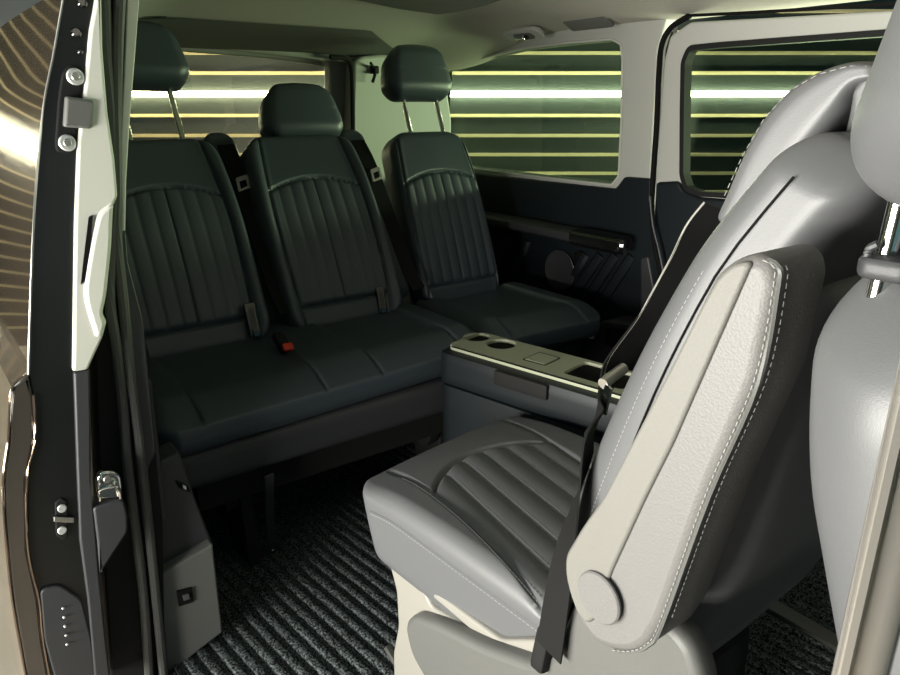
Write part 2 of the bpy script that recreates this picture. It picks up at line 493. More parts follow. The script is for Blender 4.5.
# armrest ledge along the left wall
zs = 0.632
path = smooth_path([Vector((-2.2, 1.745, zs-0.005)), Vector((-1.9, 1.74, zs)), Vector((-1.6, 1.735, zs)), Vector((-1.46, 1.735, zs)), Vector((-1.415, 1.738, zs))], 6)
prof = [(-0.045,-0.012),(-0.03,-0.02),(0.03,-0.02),(0.042,-0.012),(0.045,0),(0.042,0.012),(0.03,0.018),(-0.03,0.02),(-0.042,0.012),(-0.046,0)]
MB().add(*sweep(path, prof)).make('arm_ledge', M_dark, wl)
path2 = smooth_path([Vector((-1.60, 1.725, zs+0.001)), Vector((-1.50, 1.724, zs+0.001)), Vector((-1.43, 1.726, zs)), Vector((-1.405, 1.735, zs))], 6)
MB().add(*sweep(path2, [(a*1.02, b*1.25) for a, b in prof])).make('ledge_end_cap', M_gloss, wl)
# speaker, tweeter
sp = MB().add(*lathe([(0.070,0),(0.072,0.006),(0.066,0.010),(0.063,0.004),(0.03,0.001),(0.001,0.006)], axisM(at(561,270,Y=1.783), (0,-1,0))))
so_ = sp.make('speaker', M_hole, wl); so_['label'] = 'round black speaker grille'
tw = MB().add(*lathe([(0.026,0),(0.027,0.006),(0.023,0.009),(0.02,0.004),(0.001,0.008)], axisM(at(580,258,Y=1.783), (0,-1,0)))).make('tweeter', M_hole, wl)
ringm = MB().add(*lathe([(0.0712,0.004),(0.0732,0.0085),(0.0700,0.0105),(0.0682,0.0095)], axisM(at(561,270,Y=1.783), (0,-1,0)))); ringm.make('speaker_ring', M_dark, so_)
# padded diagonal ribs
mb = MB()
for (a, b) in (((603,254),(572,298)), ((618,254),(584,306)), ((634,255),(595,314)), ((588,254),(574,278)), ((530,240),(508,300)), ((512,238),(494,290))):
    mb.add(*tube(smooth_path([at(*a, Y=1.797), at((a[0]+b[0])/2, (a[1]+b[1])/2, Y=1.790), at(*b, Y=1.797)], 4), 0.022, 10, up=(0,1,0)))
mb.make('padded_rib', M_navy, wl)
MB().add(*plateY([(640,258),(648,256),(656,300),(654,345),(640,345)], 1.778, 0.04, r=0.01, bevel=0.006)).make('door_post', M_dark, wl)
# cup holder box low on the wall
hb = MB().add(*plateY([(575,360),(578,345),(588,337),(596,325),(604,320),(640,325),(648,332),(650,380),(575,380)], 1.685, 0.11, r=0.015, bevel=0.008)).make('cup_holder_box', M_dark, wl)
MB().add(*plateY([(606,327),(640,330),(641,348),(604,346)], 1.682, 0.01, r=0.02, bevel=0.002)).make('cup_recess', M_hole, hb)
MB().add(*plateY([(590,334),(594,334),(593,339),(589,339)], 1.681, 0.004, r=0.001, bevel=0.0)).make('socket_mark', M_wht, hb)

# rear wall with the tailgate window -----------------------------------------
wr = shell('wall_rear', (XR, 1.0, 0), 'tailgate wall of the van')
rh = [(60,42),(110,36),(165,38),(230,45),(300,53.5),(326,58.5),(330,68),(331,110),(333,170),(325,215),(60,235)]
outer = [(0.25, -0.02), (1.84, -0.02), (1.84, 1.30), (0.25, 1.30)]
f = lambda q: (lambda v: (v.y, v.z))(at(q[0], q[1], X=XR))
rhw = [f(q) for q in rh]
MB().add(*plate_data([Vector(q) for q in outer], 0.05, frameX(XR-0.025), [fillet([Vector(q) for q in rhw], 0.02)], 0.006)).make('tailgate_trim', M_trim, wr)
MB().add(*plateX([(0.30,0.0),(1.33,0.0),(1.33,0.62),(0.30,0.62)], XR+0.02, 0.03, world=True)).make('lower_trim', M_navy, wr)
MB().add(*tube(smooth_path([at(x, y, X=XR+0.035) for x, y in ((60,41),(110,36.5),(165,38.5),(230,46),(300,54),(345,59),(378,62),(396,72))], 5), 0.012, 12)).make('header_lip', M_lip, wr)
# header panel sloping from the headliner to the lip, in a darker colour
def ceil_hit(x, y):
    v = at(x, y, X=-5)-CAM
    for q in range(1, 1200):
        p = CAM+v*(q/1200)
        if p.y > 0.3 and (p.z > ceil_z(p.x, p.y)-0.006 or p.x < XR+0.05): return p
    return p
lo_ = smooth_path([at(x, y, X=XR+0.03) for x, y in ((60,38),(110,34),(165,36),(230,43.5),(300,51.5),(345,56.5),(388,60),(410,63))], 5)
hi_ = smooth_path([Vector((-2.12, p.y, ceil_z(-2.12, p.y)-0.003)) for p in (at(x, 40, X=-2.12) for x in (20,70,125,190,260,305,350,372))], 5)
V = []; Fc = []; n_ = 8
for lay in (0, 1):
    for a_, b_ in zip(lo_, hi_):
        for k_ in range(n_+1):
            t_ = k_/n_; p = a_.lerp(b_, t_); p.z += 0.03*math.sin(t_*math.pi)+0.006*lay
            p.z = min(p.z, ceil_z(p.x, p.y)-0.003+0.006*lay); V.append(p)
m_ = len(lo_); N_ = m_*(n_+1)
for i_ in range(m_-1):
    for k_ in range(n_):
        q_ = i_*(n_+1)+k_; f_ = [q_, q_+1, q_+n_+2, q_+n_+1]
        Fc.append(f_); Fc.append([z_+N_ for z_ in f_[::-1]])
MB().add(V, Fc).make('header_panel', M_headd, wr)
MB().add(*tube(smooth_path([at(x, y, X=XR-0.06) for x, y in ((100,40),(180,48),(270,55.5),(318,62.5),(327,68),(328,90),(329,150))], 6), 0.011, 10, up=(1,0.2,0.1))).make('tailgate_frame_edge', M_trim, wr)
wq = shell('window_3', (XR, 1.0, 0.8), 'tailgate window of the van')
MB().add(*plate_data(fillet([Vector(q) for q in rhw], 0.02), 0.006, frameX(XR-0.055), [], 0)).make('glass_pane', M_glassr, wq, smooth=False)
# D pillar
pil = [(354,61),(362,56),(385,54),(430,66),(446,76),(452,120),(452,230),(352,230),(352,120)]
tr = mesh_obj('trim_1', *plateX(pil, XR+0.09, 0.07, r=0.015, bevel=0.012), M_trim); struct(tr, 'pale grey rear pillar trim')
gp = mesh_obj('trim_2', *tube(smooth_path([at(x, y, X=XR+0.085) for x, y in ((330,57),(345,58.5),(351,66),(352.5,90),(353,140),(353,200))], 6), 0.009, 8, up=(1,0,0.1)), M_rub); struct(gp, 'dark tailgate seal beside the rear pillar')
# right rear wall, hidden from here but it shades the bench
wr2 = mesh_obj('wall_right', *box_data((XR, 0.21, -0.05), (-1.32, 0.25, 1.30)), M_navy, smooth=False); struct(wr2, 'right rear side wall of the van')
sill = mesh_obj('trim_3', *box_data((-1.2, 0.17, -0.12), (0.5, 0.24, -0.005)), M_rub, smooth=False); struct(sill, 'door sill')
# B pillar by the camera
pts = []
bp = Vector((-0.081, 0.25, 0))
prof = [(-0.004,0.0),(-0.0035,-0.002),(-0.001,-0.003),(0.001,-0.0005),(0.004,0.002),(0.008,-0.001),(0.014,-0.002),(0.019,0.002),(0.0205,0.005),(0.022,0.008),(0.022,0.012),(0.0,0.008)]
V = []; Fc = []
lv = [-0.1+0.05*i for i in range(27)]
ax = RT; ay = DH
for z in lv:
    for s, d in prof: V.append(bp+ax*s+ay*d+UPZ*z)
n = len(prof)
for i in range(len(lv)-1):
    for k in range(n): Fc.append([i*n+k, i*n+(k+1) % n, (i+1)*n+(k+1) % n, (i+1)*n+k])
bpo = mesh_obj('trim_4', V, Fc, M_sealp, sharp=50); struct(bpo, 'grey metallic door pillar edge nearest the camera')

# ================================================================== REAR SEATS
REC = math.radians(28)
def back_frame(yc, xb, zb, REC=REC):
    """local x = towards the left of the van, y = up along the backrest, z = front face"""
    ex = Vector((0, 1, 0)); ey = Vector((-math.sin(REC), 0, math.cos(REC))); ez = Vector((math.cos(REC), 0, math.sin(REC)))
    M = Matrix((ex, ey, ez)).transposed().to_4x4(); M.translation = Vector((xb, yc, zb)); return M

def rear_back(parent, yc, hr_up, xb=-1.745, zb=0.42, H=0.597, a=0.188, ho_=0.0, rec=REC, hd=0.0):
    M = back_frame(yc, xb, zb, rec)
    b = H/2
    def arch(x): return b-0.175+0.028-0.028*(x/0.13)**2
    def disp(x, y):
        pan = 0.135+0.012*np.cos((y/b)*1.4)
        ax_ = np.abs(x)
        h = 0.028*smoothstep(pan-0.02, pan+0.05, ax_)*(1-smoothstep(b-0.16, b, y)*0.5)
        h += groove(ax_-pan, 0.004, 0.008)
        inside = 1-smoothstep(pan-0.004, pan, ax_)
        ar = arch(x)
        h += groove(y-ar, 0.0045, 0.010)*inside
        below = (y < ar-0.002)*(y > -b+0.08)*inside
        k = 0.0385
        ph = np.abs(((x+k/2) % k)-k/2)
        h += below*(0.005*np.sqrt(np.clip(1-(1-ph/(k/2))**2, 0, 1))-0.002)
        h += groove(y+b-0.08, 0.006, 0.008)*inside
        return h
    def warp(x, y, z):
        t = (y+b)/H
        tap = 1-0.10*np.clip(t-0.55, 0, 1)**1.5/0.3
        return x*tap, y+b, z - 0.012*(t-0.5)*0 + 0.03*np.sin(np.clip(t, 0, 1)*3.14)*0.5
    bo = MB().add(*rbox(a, b, 0.055, 0.032, 0.075, (110, 120, 8), disp, warp, M)).make('backrest', M_blk, parent, sharp=60)
    # headrest
    yh = H+(0.145 if hr_up else -0.01)+hd
    def hw(x, y, z):
        t = (y+0.085)/0.17
        return x*(0.96-0.22*np.clip(t, 0, 1)**1.6)+ho_, y+yh+0.085-0.01*(x/0.15)**2*(t > 0.5), z+0.02*(t-0.4)+0.012*np.cos(x/0.15*1.3)
    ho = MB().add(*rbox(0.142, 0.088, 0.05, 0.045, 0.06, (40, 30, 12), None, hw, M)).make('headrest', M_blk, parent, sharp=60)
    for s in (-1, 1):
        MB().add(*tube([M @ Vector((s*0.068+ho_, H-0.03, 0.0)), M @ Vector((s*0.066+ho_, yh+0.03, 0.0))], 0.0075, 12)).make('headrest_post', M_chrome, ho)
    return bo

def seat_cushion(parent, y0, y1, xf, xb, ztop, panels, dz=0.0, skew=0.0, name='cushion', h=0.055):
    a = (y1-y0)/2; b = (xb-xf)/2; b = abs(b)
    ex = Vector((0, 1, 0)); ey = Vector((1, 0, 0)); ez = Vector((0, 0, 1))
    # local x -> +Y, y -> +X (front), z up
    M = Matrix(((0, 1, 0, (xf+xb)/2), (1, 0, 0, (y0+y1)/2), (0, 0, 1, ztop-h), (0, 0, 0, 1)))
    def disp(x, y):
        Y = x+(y0+y1)/2
        hh = -0.035*smoothstep(b*0.55, b*1.05, y)
        for (p0, p1) in panels:
            c = (p0+p1)/2; hw = (p1-p0)/2
            d = np.abs(Y-c)
            hh = hh+groove(d-hw, 0.004, 0.007)
            inn = 1-smoothstep(hw-0.01, hw, d)
            hh = hh-0.010*inn*(1-smoothstep(b*0.3, b*0.9, y))
        hh = hh+groove(y-b*0.55, 0.004, 0.005)*0.0
        return hh
    def warp(x, y, z):
        return x, y+skew*x, z
    return MB().add(*rbox(a, b, h, 0.045, 0.05, (int(200*a*2), 60, 8), disp, warp, M)).make(name, M_blk, parent, sharp=60)

bench = thing('rear_bench', (-1.6, 0.7, 0), 'black leather two-seat rear bench at the back left of the van floor', 'bench seat')
seat_cushion(bench, 0.275, 1.165, -1.345, -1.83, 0.475, [(0.37, 0.655), (0.81, 1.07)], skew=-0.06)
MB().add(*rbox(0.44, 0.045, 0.045, 0.02, 0.0, (30, 6, 6), None, None, Matrix(((0,1,0,-1.395),(1,0,0,0.725),(0,0,1,0.325),(0,0,0,1))))).make('front_valance', M_dark, bench)
MB().add(*box_data((-1.80, 0.36, 0.20), (-1.40, 1.12, 0.372))).make('seat_pan', M_rub, bench, smooth=False)
rear_back(bench, 0.50, True, ho_=0.035, hd=0.018); rear_back(bench, 0.918, False, ho_=0.045)
# bench legs
for y in (0.455, 1.02):
    mb = MB()
    mb.add(*plateY([(-1.52,0.012),(-1.40,0.012),(-1.43,0.30),(-1.60,0.30)], y, 0.03, world=True, r=0.01, bevel=0.004))
    mb.add(*lathe([(0.05,-0.015),(0.052,0),(0.05,0.015)], axisM((-1.46, y-0.02, 0.20), (0,-1,0))))
    mb.make('leg', M_rub, bench)
latch = MB().add(*sweep([Vector((-1.34, 0.50, 0.27)), Vector((-1.405, 0.515, 0.12)), Vector((-1.43, 0.525, 0.015))], [(-0.010,-0.003),(0.010,-0.003),(0.010,0.003),(-0.010,0.003)], up=(1,0,0.3))).make('release_lever', M_dark, bench)
MB().add(*rbox(0.006,0.006,0.004,0.003,0,(4,4,3),None,None,Matrix.Translation((-1.43,0.526,0.016)))).make('lever_tip', M_chrome, latch)
# belt towers and belts between the backrests
def tower(parent, yc, xoff=0.0):
    M = back_frame(yc, -1.80+xoff, 0.45)
    def wz(x, y, z):
        t = (y+0.3)/0.6
        return x*(1.15-0.15*t), y+0.3, z-0.02
    t_ = MB().add(*rbox(0.052, 0.290, 0.045, 0.03, 0.045, (12, 30, 8), None, wz, M)).make('belt_tower', M_blk, parent, sharp=60)
    pth = [M @ Vector(v) for v in ((0.01,0.54,0.03),(0.012,0.45,0.055),(0.015,0.30,0.07),(0.02,0.10,0.085),(0.03,0.02,0.10))]
    bl = MB().add(*ribbon(smooth_path(pth, 6), 0.046, 0.002, M.col[2].to_3d())).make('seat_belt', M_belt, parent)
    tg = MB().add(*plate_data(fillet([Vector(q) for q in ((-0.02,0.36),(0.02,0.37),(0.018,0.41),(-0.018,0.40))], 0.005), 0.004, M @ Matrix.Translation((0.012,0.02,0.075)), [fillet([Vector(q) for q in ((-0.011,0.368),(0.011,0.376),(0.010,0.395),(-0.01,0.39))], 0.002)], 0.001)).make('belt_tongue', M_steel, bl)
    return M
Mt = tower(bench, 0.708); tower(bench, 1.135)
# red buckle and black buckle
bk = MB().add(*rbox(0.014, 0.03, 0.010, 0.005, 0.006, (6,8,4), None, None, axisM(at(282,343,Z=0.487), (0.5,0.1,0.5)))).make('belt_buckle', M_rub, bench)
MB().add(*rbox(0.013, 0.010, 0.006, 0.004, 0.004, (6,6,4), None, None, axisM(at(288,347,Z=0.490), (0.6,-0.1,0.6)))).make('buckle_button', M_red, bk)
bk2 = MB().add(*rbox(0.016, 0.045, 0.010, 0.005, 0.006, (6,8,4), None, None, axisM(at(252,320,X=-1.71), (0.9,0.0,0.35)))).make('belt_buckle', M_gloss, bench)

single = thing('window_side_seat', (-1.75, 1.39, 0), 'black leather single rear seat with raised headrest against the left wall of the van', 'seat')
seat_cushion(single, 1.20, 1.65, -1.395, -1.83, 0.46, [(1.28, 1.56)], skew=0.06)
rear_back(single, 1.378, True, xb=-1.80, zb=0.40, H=0.595, a=0.160, ho_=0.035, hd=-0.025, rec=math.radians(22))
MB().add(*rbox(0.20, 0.16, 0.12, 0.03, 0.0, (10, 10, 8), None, None, Matrix(((0,1,0,-1.62),(1,0,0,1.43),(0,0,1,0.235),(0,0,0,1))))).make('seat_base', M_rub, single)
for y in (1.28, 1.58): MB().add(*plateY([(-1.72,0.008),(-1.50,0.008),(-1.54,0.16),(-1.70,0.16)], y, 0.03, world=True)).make('leg', M_rub, single)
MB().add(*rbox(0.014, 0.04, 0.010, 0.005, 0.006, (6,8,4), None, None, axisM(at(381,300,X=-1.72), (0.9,-0.2,0.35)))).make('belt_buckle', M_gloss, bench)

# ================================================================== CONSOLE
# rotated a little with respect to the van
ZCs = 0.48
n0 = at(442, 350, Z=ZCs); n1 = at(600, 397, Z=ZCs); f0 = at(490, 334, Z=ZCs); f1 = at(615, 372, Z=ZCs)
cdir = (n1-n0).normalized(); cw = Vector((-cdir.y, cdir.x, 0))
wd = ((f0-n0).dot(cw)+(f1-n0).dot(cw))/2
CL = 0.60
Mc = Matrix((cdir, cw, UPZ)).transposed().to_4x4(); Mc.translation = Vector((n0.x, n0.y, 0))-cdir*0.014
cons = thing('folding_console', Mc @ Vector((CL/2, wd/2, 0)), 'narrow dark console with olive grey top and two cup holders beside the swivel seat', 'console')
def cuv(px, py, z=ZCs): return Mc.inverted() @ at(px, py, Z=z)
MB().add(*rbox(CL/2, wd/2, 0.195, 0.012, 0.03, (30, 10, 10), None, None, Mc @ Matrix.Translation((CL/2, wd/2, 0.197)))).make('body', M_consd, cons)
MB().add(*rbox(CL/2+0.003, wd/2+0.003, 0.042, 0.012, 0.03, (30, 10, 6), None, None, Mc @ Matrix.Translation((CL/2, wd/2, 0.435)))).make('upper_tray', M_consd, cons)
def ell(c, rx, ry, n=24): return [Vector((c[0]+rx*math.cos(2*math.pi*k/n), c[1]+ry*math.sin(2*math.pi*k/n))) for k in range(n)]
c1 = cuv(476.5, 340.5); c2 = cuv(501, 347.5); cb = cuv(585, 379)
top_out = fillet([Vector(q) for q in ((0.012, 0.020), (CL-0.008, 0.020), (CL-0.008, wd-0.006), (0.012, wd-0.006))], [0.025, 0.01, 0.01, 0.025])
rc = 0.036
tray_hole = fillet([Vector(q) for q in ((cb.x-0.045, 0.045), (cb.x+0.10, 0.045), (cb.x+0.10, wd-0.02), (cb.x-0.045, wd-0.02))], 0.014)
c1 = Vector((c1.x, min(max(c1.y, 0.061), wd-0.047))); c2 = Vector((c2.x, min(max(c2.y, 0.061), wd-0.047)))
if (c2-c1).length < 2*rc+0.003: c2.x = c1.x+2*rc+0.003
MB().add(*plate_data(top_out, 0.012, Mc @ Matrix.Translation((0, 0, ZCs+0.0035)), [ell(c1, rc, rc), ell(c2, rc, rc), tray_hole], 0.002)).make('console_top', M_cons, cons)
for c in (c1, c2):
    MB().add(*plate_data(ell(c, rc+0.001, rc+0.001), 0.003, Mc @ Matrix.Translation((0, 0, ZCs-0.0005)), [], 0)).make('cup_holder', M_hole, cons)
MB().add(*plate_data(tray_hole, 0.004, Mc @ Matrix.Translation((0, 0, ZCs)), [], 0)).make('tray_recess', M_hole, cons)
q0 = cuv(541, 363)
lid = MB().add(*tube([Mc @ Vector((p.x, p.y, ZCs+0.0098)) for p in fillet([Vector(q) for q in ((q0.x-0.03,wd*0.34),(q0.x+0.03,wd*0.34),(q0.x+0.03,wd*0.74),(q0.x-0.03,wd*0.74),(q0.x-0.03,wd*0.34))], 0.004)], 0.0012, 5)).make('lid_seam', M_hole, cons)
MB().add(*plate_data(fillet([Vector(q) for q in ((q0.x-0.028,wd*0.36),(q0.x+0.028,wd*0.36),(q0.x+0.028,wd*0.72),(q0.x-0.028,wd*0.72))], 0.004), 0.004, Mc @ Matrix.Translation((0,0,ZCs+0.0095)), [], 0.001)).make('push_lid', M_cons, cons)
g0 = Mc.inverted() @ at(497, 366, Z=ZCs); g1 = Mc.inverted() @ at(546, 384, Z=ZCs)
MB().add(*rbox((g1.x-g0.x)/2, 0.008, 0.018, 0.005, 0.0, (12,5,5), None, None, Mc @ Matrix.Translation(((g0.x+g1.x)/2, -0.004, 0.456)))).make('grip_handle', M_rub, cons)
MB().add(*tube([Mc @ Vector((x, 0.0185, ZCs+0.008)) for x in (0.03, CL-0.01)], 0.002, 5)).make('top_seam', M_hole, cons)

# ================================================================== SWIVEL SEAT (faces the rear bench)
seat = thing('swivel_seat', (-0.72, 0.78, 0), 'grey leather swivel seat facing the rear bench with its near armrest folded up', 'seat')
ZT = 0.41
FN = Vector((-1.02, 0.530)); FF = Vector((-1.085, 0.985)); BN = Vector((-0.46, 0.565)); BF = Vector((-0.46, 1.015))
ca, cbb, cc = 0.29, 0.235, 0.078
def seat_xy(u, v):
    return ((FN.x*(1-v)+FF.x*v)*(1-u)+(BN.x*(1-v)+BF.x*v)*u, (FN.y*(1-v)+FF.y*v)*(1-u)+(BN.y*(1-v)+BF.y*v)*u)
def near_seam(u): return -0.235+0.075*np.clip(1-((u)/0.85)**2, 0, 1)+0.004     # local y of the near bolster seam
def far_seam(u): return 0.235-0.055-0.075*np.clip(u/0.6, 0, 1)
def arch_u(y): 
    t = (y+0.02)/0.155
    return 0.185+0.12*t*t
def cdisp(x, y):
    u = (x/ca+1)/2
    h = 0.008*np.cos(y/cbb*1.5)
    h -= 0.022*smoothstep(0.30, -0.02, u)**1.5
    ns, fs = near_seam(u), far_seam(u)
    ins = smoothstep(ns-0.002, ns+0.004, y)*(1-smoothstep(fs-0.004, fs+0.002, y))
    h += 0.006*(1-ins)*smoothstep(0.15, 0.5, u)
    h += groove(y-ns, 0.0045, 0.008)*smoothstep(0.02, 0.08, u)+groove(y-fs, 0.0045, 0.008)*smoothstep(0.02, 0.08, u)
    au = arch_u(y)
    h += groove((u-au)*2*ca, 0.0045, 0.009)*ins
    bel = ins*smoothstep(au, au+0.02, u)
    k = 0.052
    ph = np.abs(((y+0.12*(u-0.35)+k/2+0.012) % k)-k/2)
    h += bel*(0.007*np.sqrt(np.clip(1-(1-ph/(k/2))**2, 0, 1))-0.006)
    return h
def cwarp(x, y, z):
    u = (x/ca+1)/2; v = (y/cbb+1)/2
    X, Y = seat_xy(u, v)
    # the side tucks in below the edge, the front is drawn back at the bottom
    low = np.clip(-z/cc*0.5+0.5, 0, 1)
    X = X + 0.05*low**1.5*(1-u)
    Zb_ = z + ZT - cc
    lift = 0.035*low*np.clip((u-0.45)/0.55, 0, 1) - 0.012*(1-low)*0
    return X, Y+0.004*low*(1-v)**2, Zb_+lift
cush = MB().add(*rbox(ca, cbb, cc, 0.030, 0.055, (190, 170, 14), cdisp, cwarp)).make('cushion', M_gry, seat, sharp=60)
# stitch rows on the cushion
def on_seat(u, y, dz=0.0):
    h = float(cdisp(np.array([(u*2-1)*ca]), np.array([y]))[0])
    X, Y = seat_xy(u, (y/cbb+1)/2); return Vector((X, Y, ZT+h+dz))
def side_pt(u, z): X, Y = seat_xy(u, 0.0); return Vector((X+0.05*0.35*(1-u), Y-0.0005+0.018*0.2, z))
mb = MB()
for off in (-0.007, 0.007):
    dashes([on_seat(u/60, float(near_seam(u/60))+off, 0.0008) for u in range(8, 52)], 0.005, 0.003, 0.0006).make('stitch_row', M_threadd, cush)
k = 0.052
for j in range(-3, 3):
    yy = k*j-0.012+k*0.5*0
    u0 = float(arch_u(yy))+0.03
    for off in (0.006,):
        path = [on_seat(u0+(0.95-u0)*t/30, yy+off-0.12*((u0+(0.95-u0)*t/30)-0.35), 0.0006) for t in range(31)]
        if near_seam(u0) < yy < far_seam(u0)-0.01:
            dashes(path, 0.004, 0.003, 0.0005).make('stitch_row', M_threadd, cush)
# a stitched edge along the near side of the cushion
def edge_path(dz):
    P = []
    for t in range(0, 30):
        u = 0.10+0.80*t/29
        X, Y = seat_xy(u, 0.0); lo = 0.5*(0.045+dz)/(2*cc)*2
        h = -0.022*float(smoothstep(0.30, -0.02, np.array(u))**1.5)
        P.append(Vector((X+0.05*0.2*(1-u), Y+0.0015, ZT-0.036-dz+h)))
    return P
MB().add(*tube(edge_path(0), 0.0022, 6)).make('piping', M_gry, cush)
dashes(edge_path(0.006), 0.005, 0.003, 0.0006).make('stitch_row', M_thread, cush)

# --- side trim of the base
YS = 0.535
cr = [(388,560),(396,590),(398,625),(393,652),(394,700),(560,700),(560,640),(500,640),(425,585),(420,560)]
ho = [(424,592),(431,607),(470,630),(478,637),(440,604)]
base = MB().add(*plateY(cr, YS+0.012, 0.03, [ho], r=0.012, bevel=0.005)).make('base_side_trim', M_cream, seat)
base['label'] = 'cream plastic base trim'
sh = [(403,624),(411,615),(432,622),(480,646),(530,664),(552,655),(573,600),(600,585),(672,626),(690,648),(704,690),(690,740),(480,740),(430,690),(410,655)]
MB().add(*plateY(sh, YS-0.012, 0.035, r=0.02, bevel=0.012)).make('side_shield', M_shield, seat)
MB().add(*rbox(0.22, 0.18, 0.10, 0.02, 0.04, (10,10,6), None, None, Matrix.Translation((-0.66, 0.78, 0.15)))).make('swivel_base', M_rub, seat)
MB().add(*rbox(0.20, 0.19, 0.022, 0.01, 0.02, (10,10,4), None, None, Matrix.Translation((-0.66, 0.78, 0.028)))).make('mounting_foot', M_rub, seat)
MB().add(*tube([at(388,648,Z=0.022), at(402,672,Z=0.022)], 0.008, 8)).make('rail_lever', M_steel, seat)

# --- backrest
TH = math.radians(20)
ey = Vector((math.sin(TH), 0, math.cos(TH))); ez = Vector((-math.cos(TH), 0, math.sin(TH))); ex = Vector((0, -1, 0))
# local x = towards the camera side, y = up along the back, z = the face that is sat against
Mb = Matrix((ex, ey, ez)).transposed().to_4x4(); Mb.translation = Vector((-0.555, 0.765, 0.40))
BH = 0.685
def bdisp(x, y):
    t = (y+BH/2)/BH
    h = -0.030*(1-smoothstep(0.10, 0.17, np.abs(x)))*(1-smoothstep(0.55, 0.85, t))
    h += groove(np.abs(x)-0.135, 0.005, 0.008)*(1-smoothstep(0.7, 0.85, t))
    return h
def bwarp(x, y, z):
    t = (y+BH/2)/BH
    th = 0.150-0.060*smoothstep(0.25, 1.0, t)                  # thinner towards the top
    zz = (z/0.06)*th/2 - th/2
    wd_ = 1.0-0.05*smoothstep(0.6, 1.0, t)
    bow = 0.025*np.sin(np.clip(t, 0, 1)*3.14)
    return x*wd_, y+BH/2, zz+bow-0.02*smoothstep(0.78, 1.05, t)
bk = MB().add(*rbox(0.222, BH/2, 0.06, 0.040, 0.045, (70, 90, 16), bdisp, bwarp, Mb)).make('backrest', M_gry, seat, sharp=60)
def on_side(t, f):
    """point on the near side of the backrest: t up, f 0 front .. 1 rear"""
    y = (t-0.5)*BH; z = 0.06-0.12*f
    p = bwarp(np.array([0.2235]), np.array([y]), np.array([z])); return Mb @ Vector((float(p[0][0]), float(p[1][0]), float(p[2][0])))
MB().add(*tube([on_side(t/20, 0.40) for t in range(1, 20)], 0.0011, 5)).make('side_seam', M_hole, bk)
mb = dashes([on_side(t/30, 0.27)+Vector((0, 0.002, 0)) for t in range(1, 25)], 0.004, 0.0025, 0.00045); mb.make('stitch_row', M_thread, bk)
# rear shell down to the floor of the backrest
shp = [(-0.575,0.10),(-0.52,0.10),(-0.36,0.42),(-0.30,0.60),(-0.255,0.90),(-0.30,0.90),(-0.36,0.60),(-0.45,0.40)]
def shell_warp(x, y, z):
    t = np.clip((x/0.44+1)/2, 0, 1)
    zz = 0.06+0.85*t
    xr = np.interp(zz, [0.06, 0.16, 0.40, 0.60, 0.92], [-0.53, -0.50, -0.375, -0.300, -0.255])
    return xr-0.055+z*0.9, 0.77+y, zz
MB().add(*rbox(0.44, 0.205, 0.06, 0.055, 0.07, (40, 24, 12), None, shell_warp)).make('rear_shell', M_gry, seat)

# --- loop shaped headrest on top of the backrest
def loft_pad(outer, inner, Y0, Y1, a, c, r, n=(40, 24, 10)):
    """rounded pad between two side outlines given on the plane Y0"""
    oc = smooth_path([at(x, y, Y=Y0) for x, y in outer], 8); ic = smooth_path([at(x, y, Y=Y0) for x, y in inner], 8)
    oc = np.array([tuple(v) for v in oc]); ic = np.array([tuple(v) for v in ic])
    def wp(x, y, z):
        t = np.clip((x/a+1)/2, 0, 1); q = (z/c+1)/2
        co = np.linspace(0, 1, len(oc)); ci = np.linspace(0, 1, len(ic))
        ox, oz = np.interp(t, co, oc[:, 0]), np.interp(t, co, oc[:, 2])
        jx, jz = np.interp(t, ci, ic[:, 0]), np.interp(t, ci, ic[:, 2])
        return jx*(1-q)+ox*q, (Y0+Y1)/2+y, jz*(1-q)+oz*q
    return rbox(a, (Y1-Y0)/2, c, r, 0.0, n, None, wp)
hrest = MB().add(*loft_pad([(708,222),(718,200),(738,152),(760,114),(786,86),(815,70),(846,61),(878,62)], [(748,240),(765,208),(785,182),(800,163),(818,138),(836,112),(852,88),(880,80)], 0.62, 0.86, 0.11, 0.03, 0.018)).make('headrest', M_gry, seat, sharp=60)
MB().add(*loft_pad([(866,66),(890,86),(890,140),(876,200),(860,245)], [(850,92),(842,122),(833,155),(822,192),(808,235)], 0.625, 0.855, 0.10, 0.03, 0.018)).make('headrest_shell', M_gry, hrest, sharp=60)
mb = dashes([at(x, y, Y=0.617)+Vector((0,0.004,0)) for x, y in ((722,196),(740,156),(762,118),(788,90),(816,74),(846,66),(866,66))], 0.005, 0.003, 0.00035); mb.make('stitch_row', M_thread, hrest)
MB().add(*tube([at(806,165,Y=0.70), at(838,112,Y=0.70)], 0.012, 8)).make('headrest_hinge', M_gloss, hrest)

# --- armrest, folded up along the near side of the backrest
YA = 0.455
near = [(562,574),(562,556),(580,526),(600,498),(668,366),(700,300),(715,272),(733,259),(755,253),(772,262),(777,284),(757,382),(709,494),(661,626),(646,649),(632,655),(612,653),(593,644),(576,620),(566,592)]
arm = MB().add(*plateY(near, YA, 0.075, r=0.012, bevel=0.010)).make('armrest', M_arm, seat)
strip = [(565,574),(565,557),(583,526),(603,498),(671,366),(703,302),(718,276),(734,263),(752,261),(672,444),(644,500),(610,574),(596,618),(586,625),(576,612),(569,592)]
ap = MB().add(*plateY(strip, YA-0.0035, 0.02, r=0.008, bevel=0.003)).make('armrest_side_strip', M_grain, arm)
ap['label'] = 'grainy beige plastic strip'
cdsk = at(600, 597, Y=YA-0.004)
MB().add(*disc(cdsk, (0,-1,0), 0.0265, 0.004, 0.0015)).make('pivot_cap', M_arm, arm)
rail = [(763,260),(773,266),(774,284),(754,382),(706,494),(659,624),(645,645),(630,651),(612,650)]
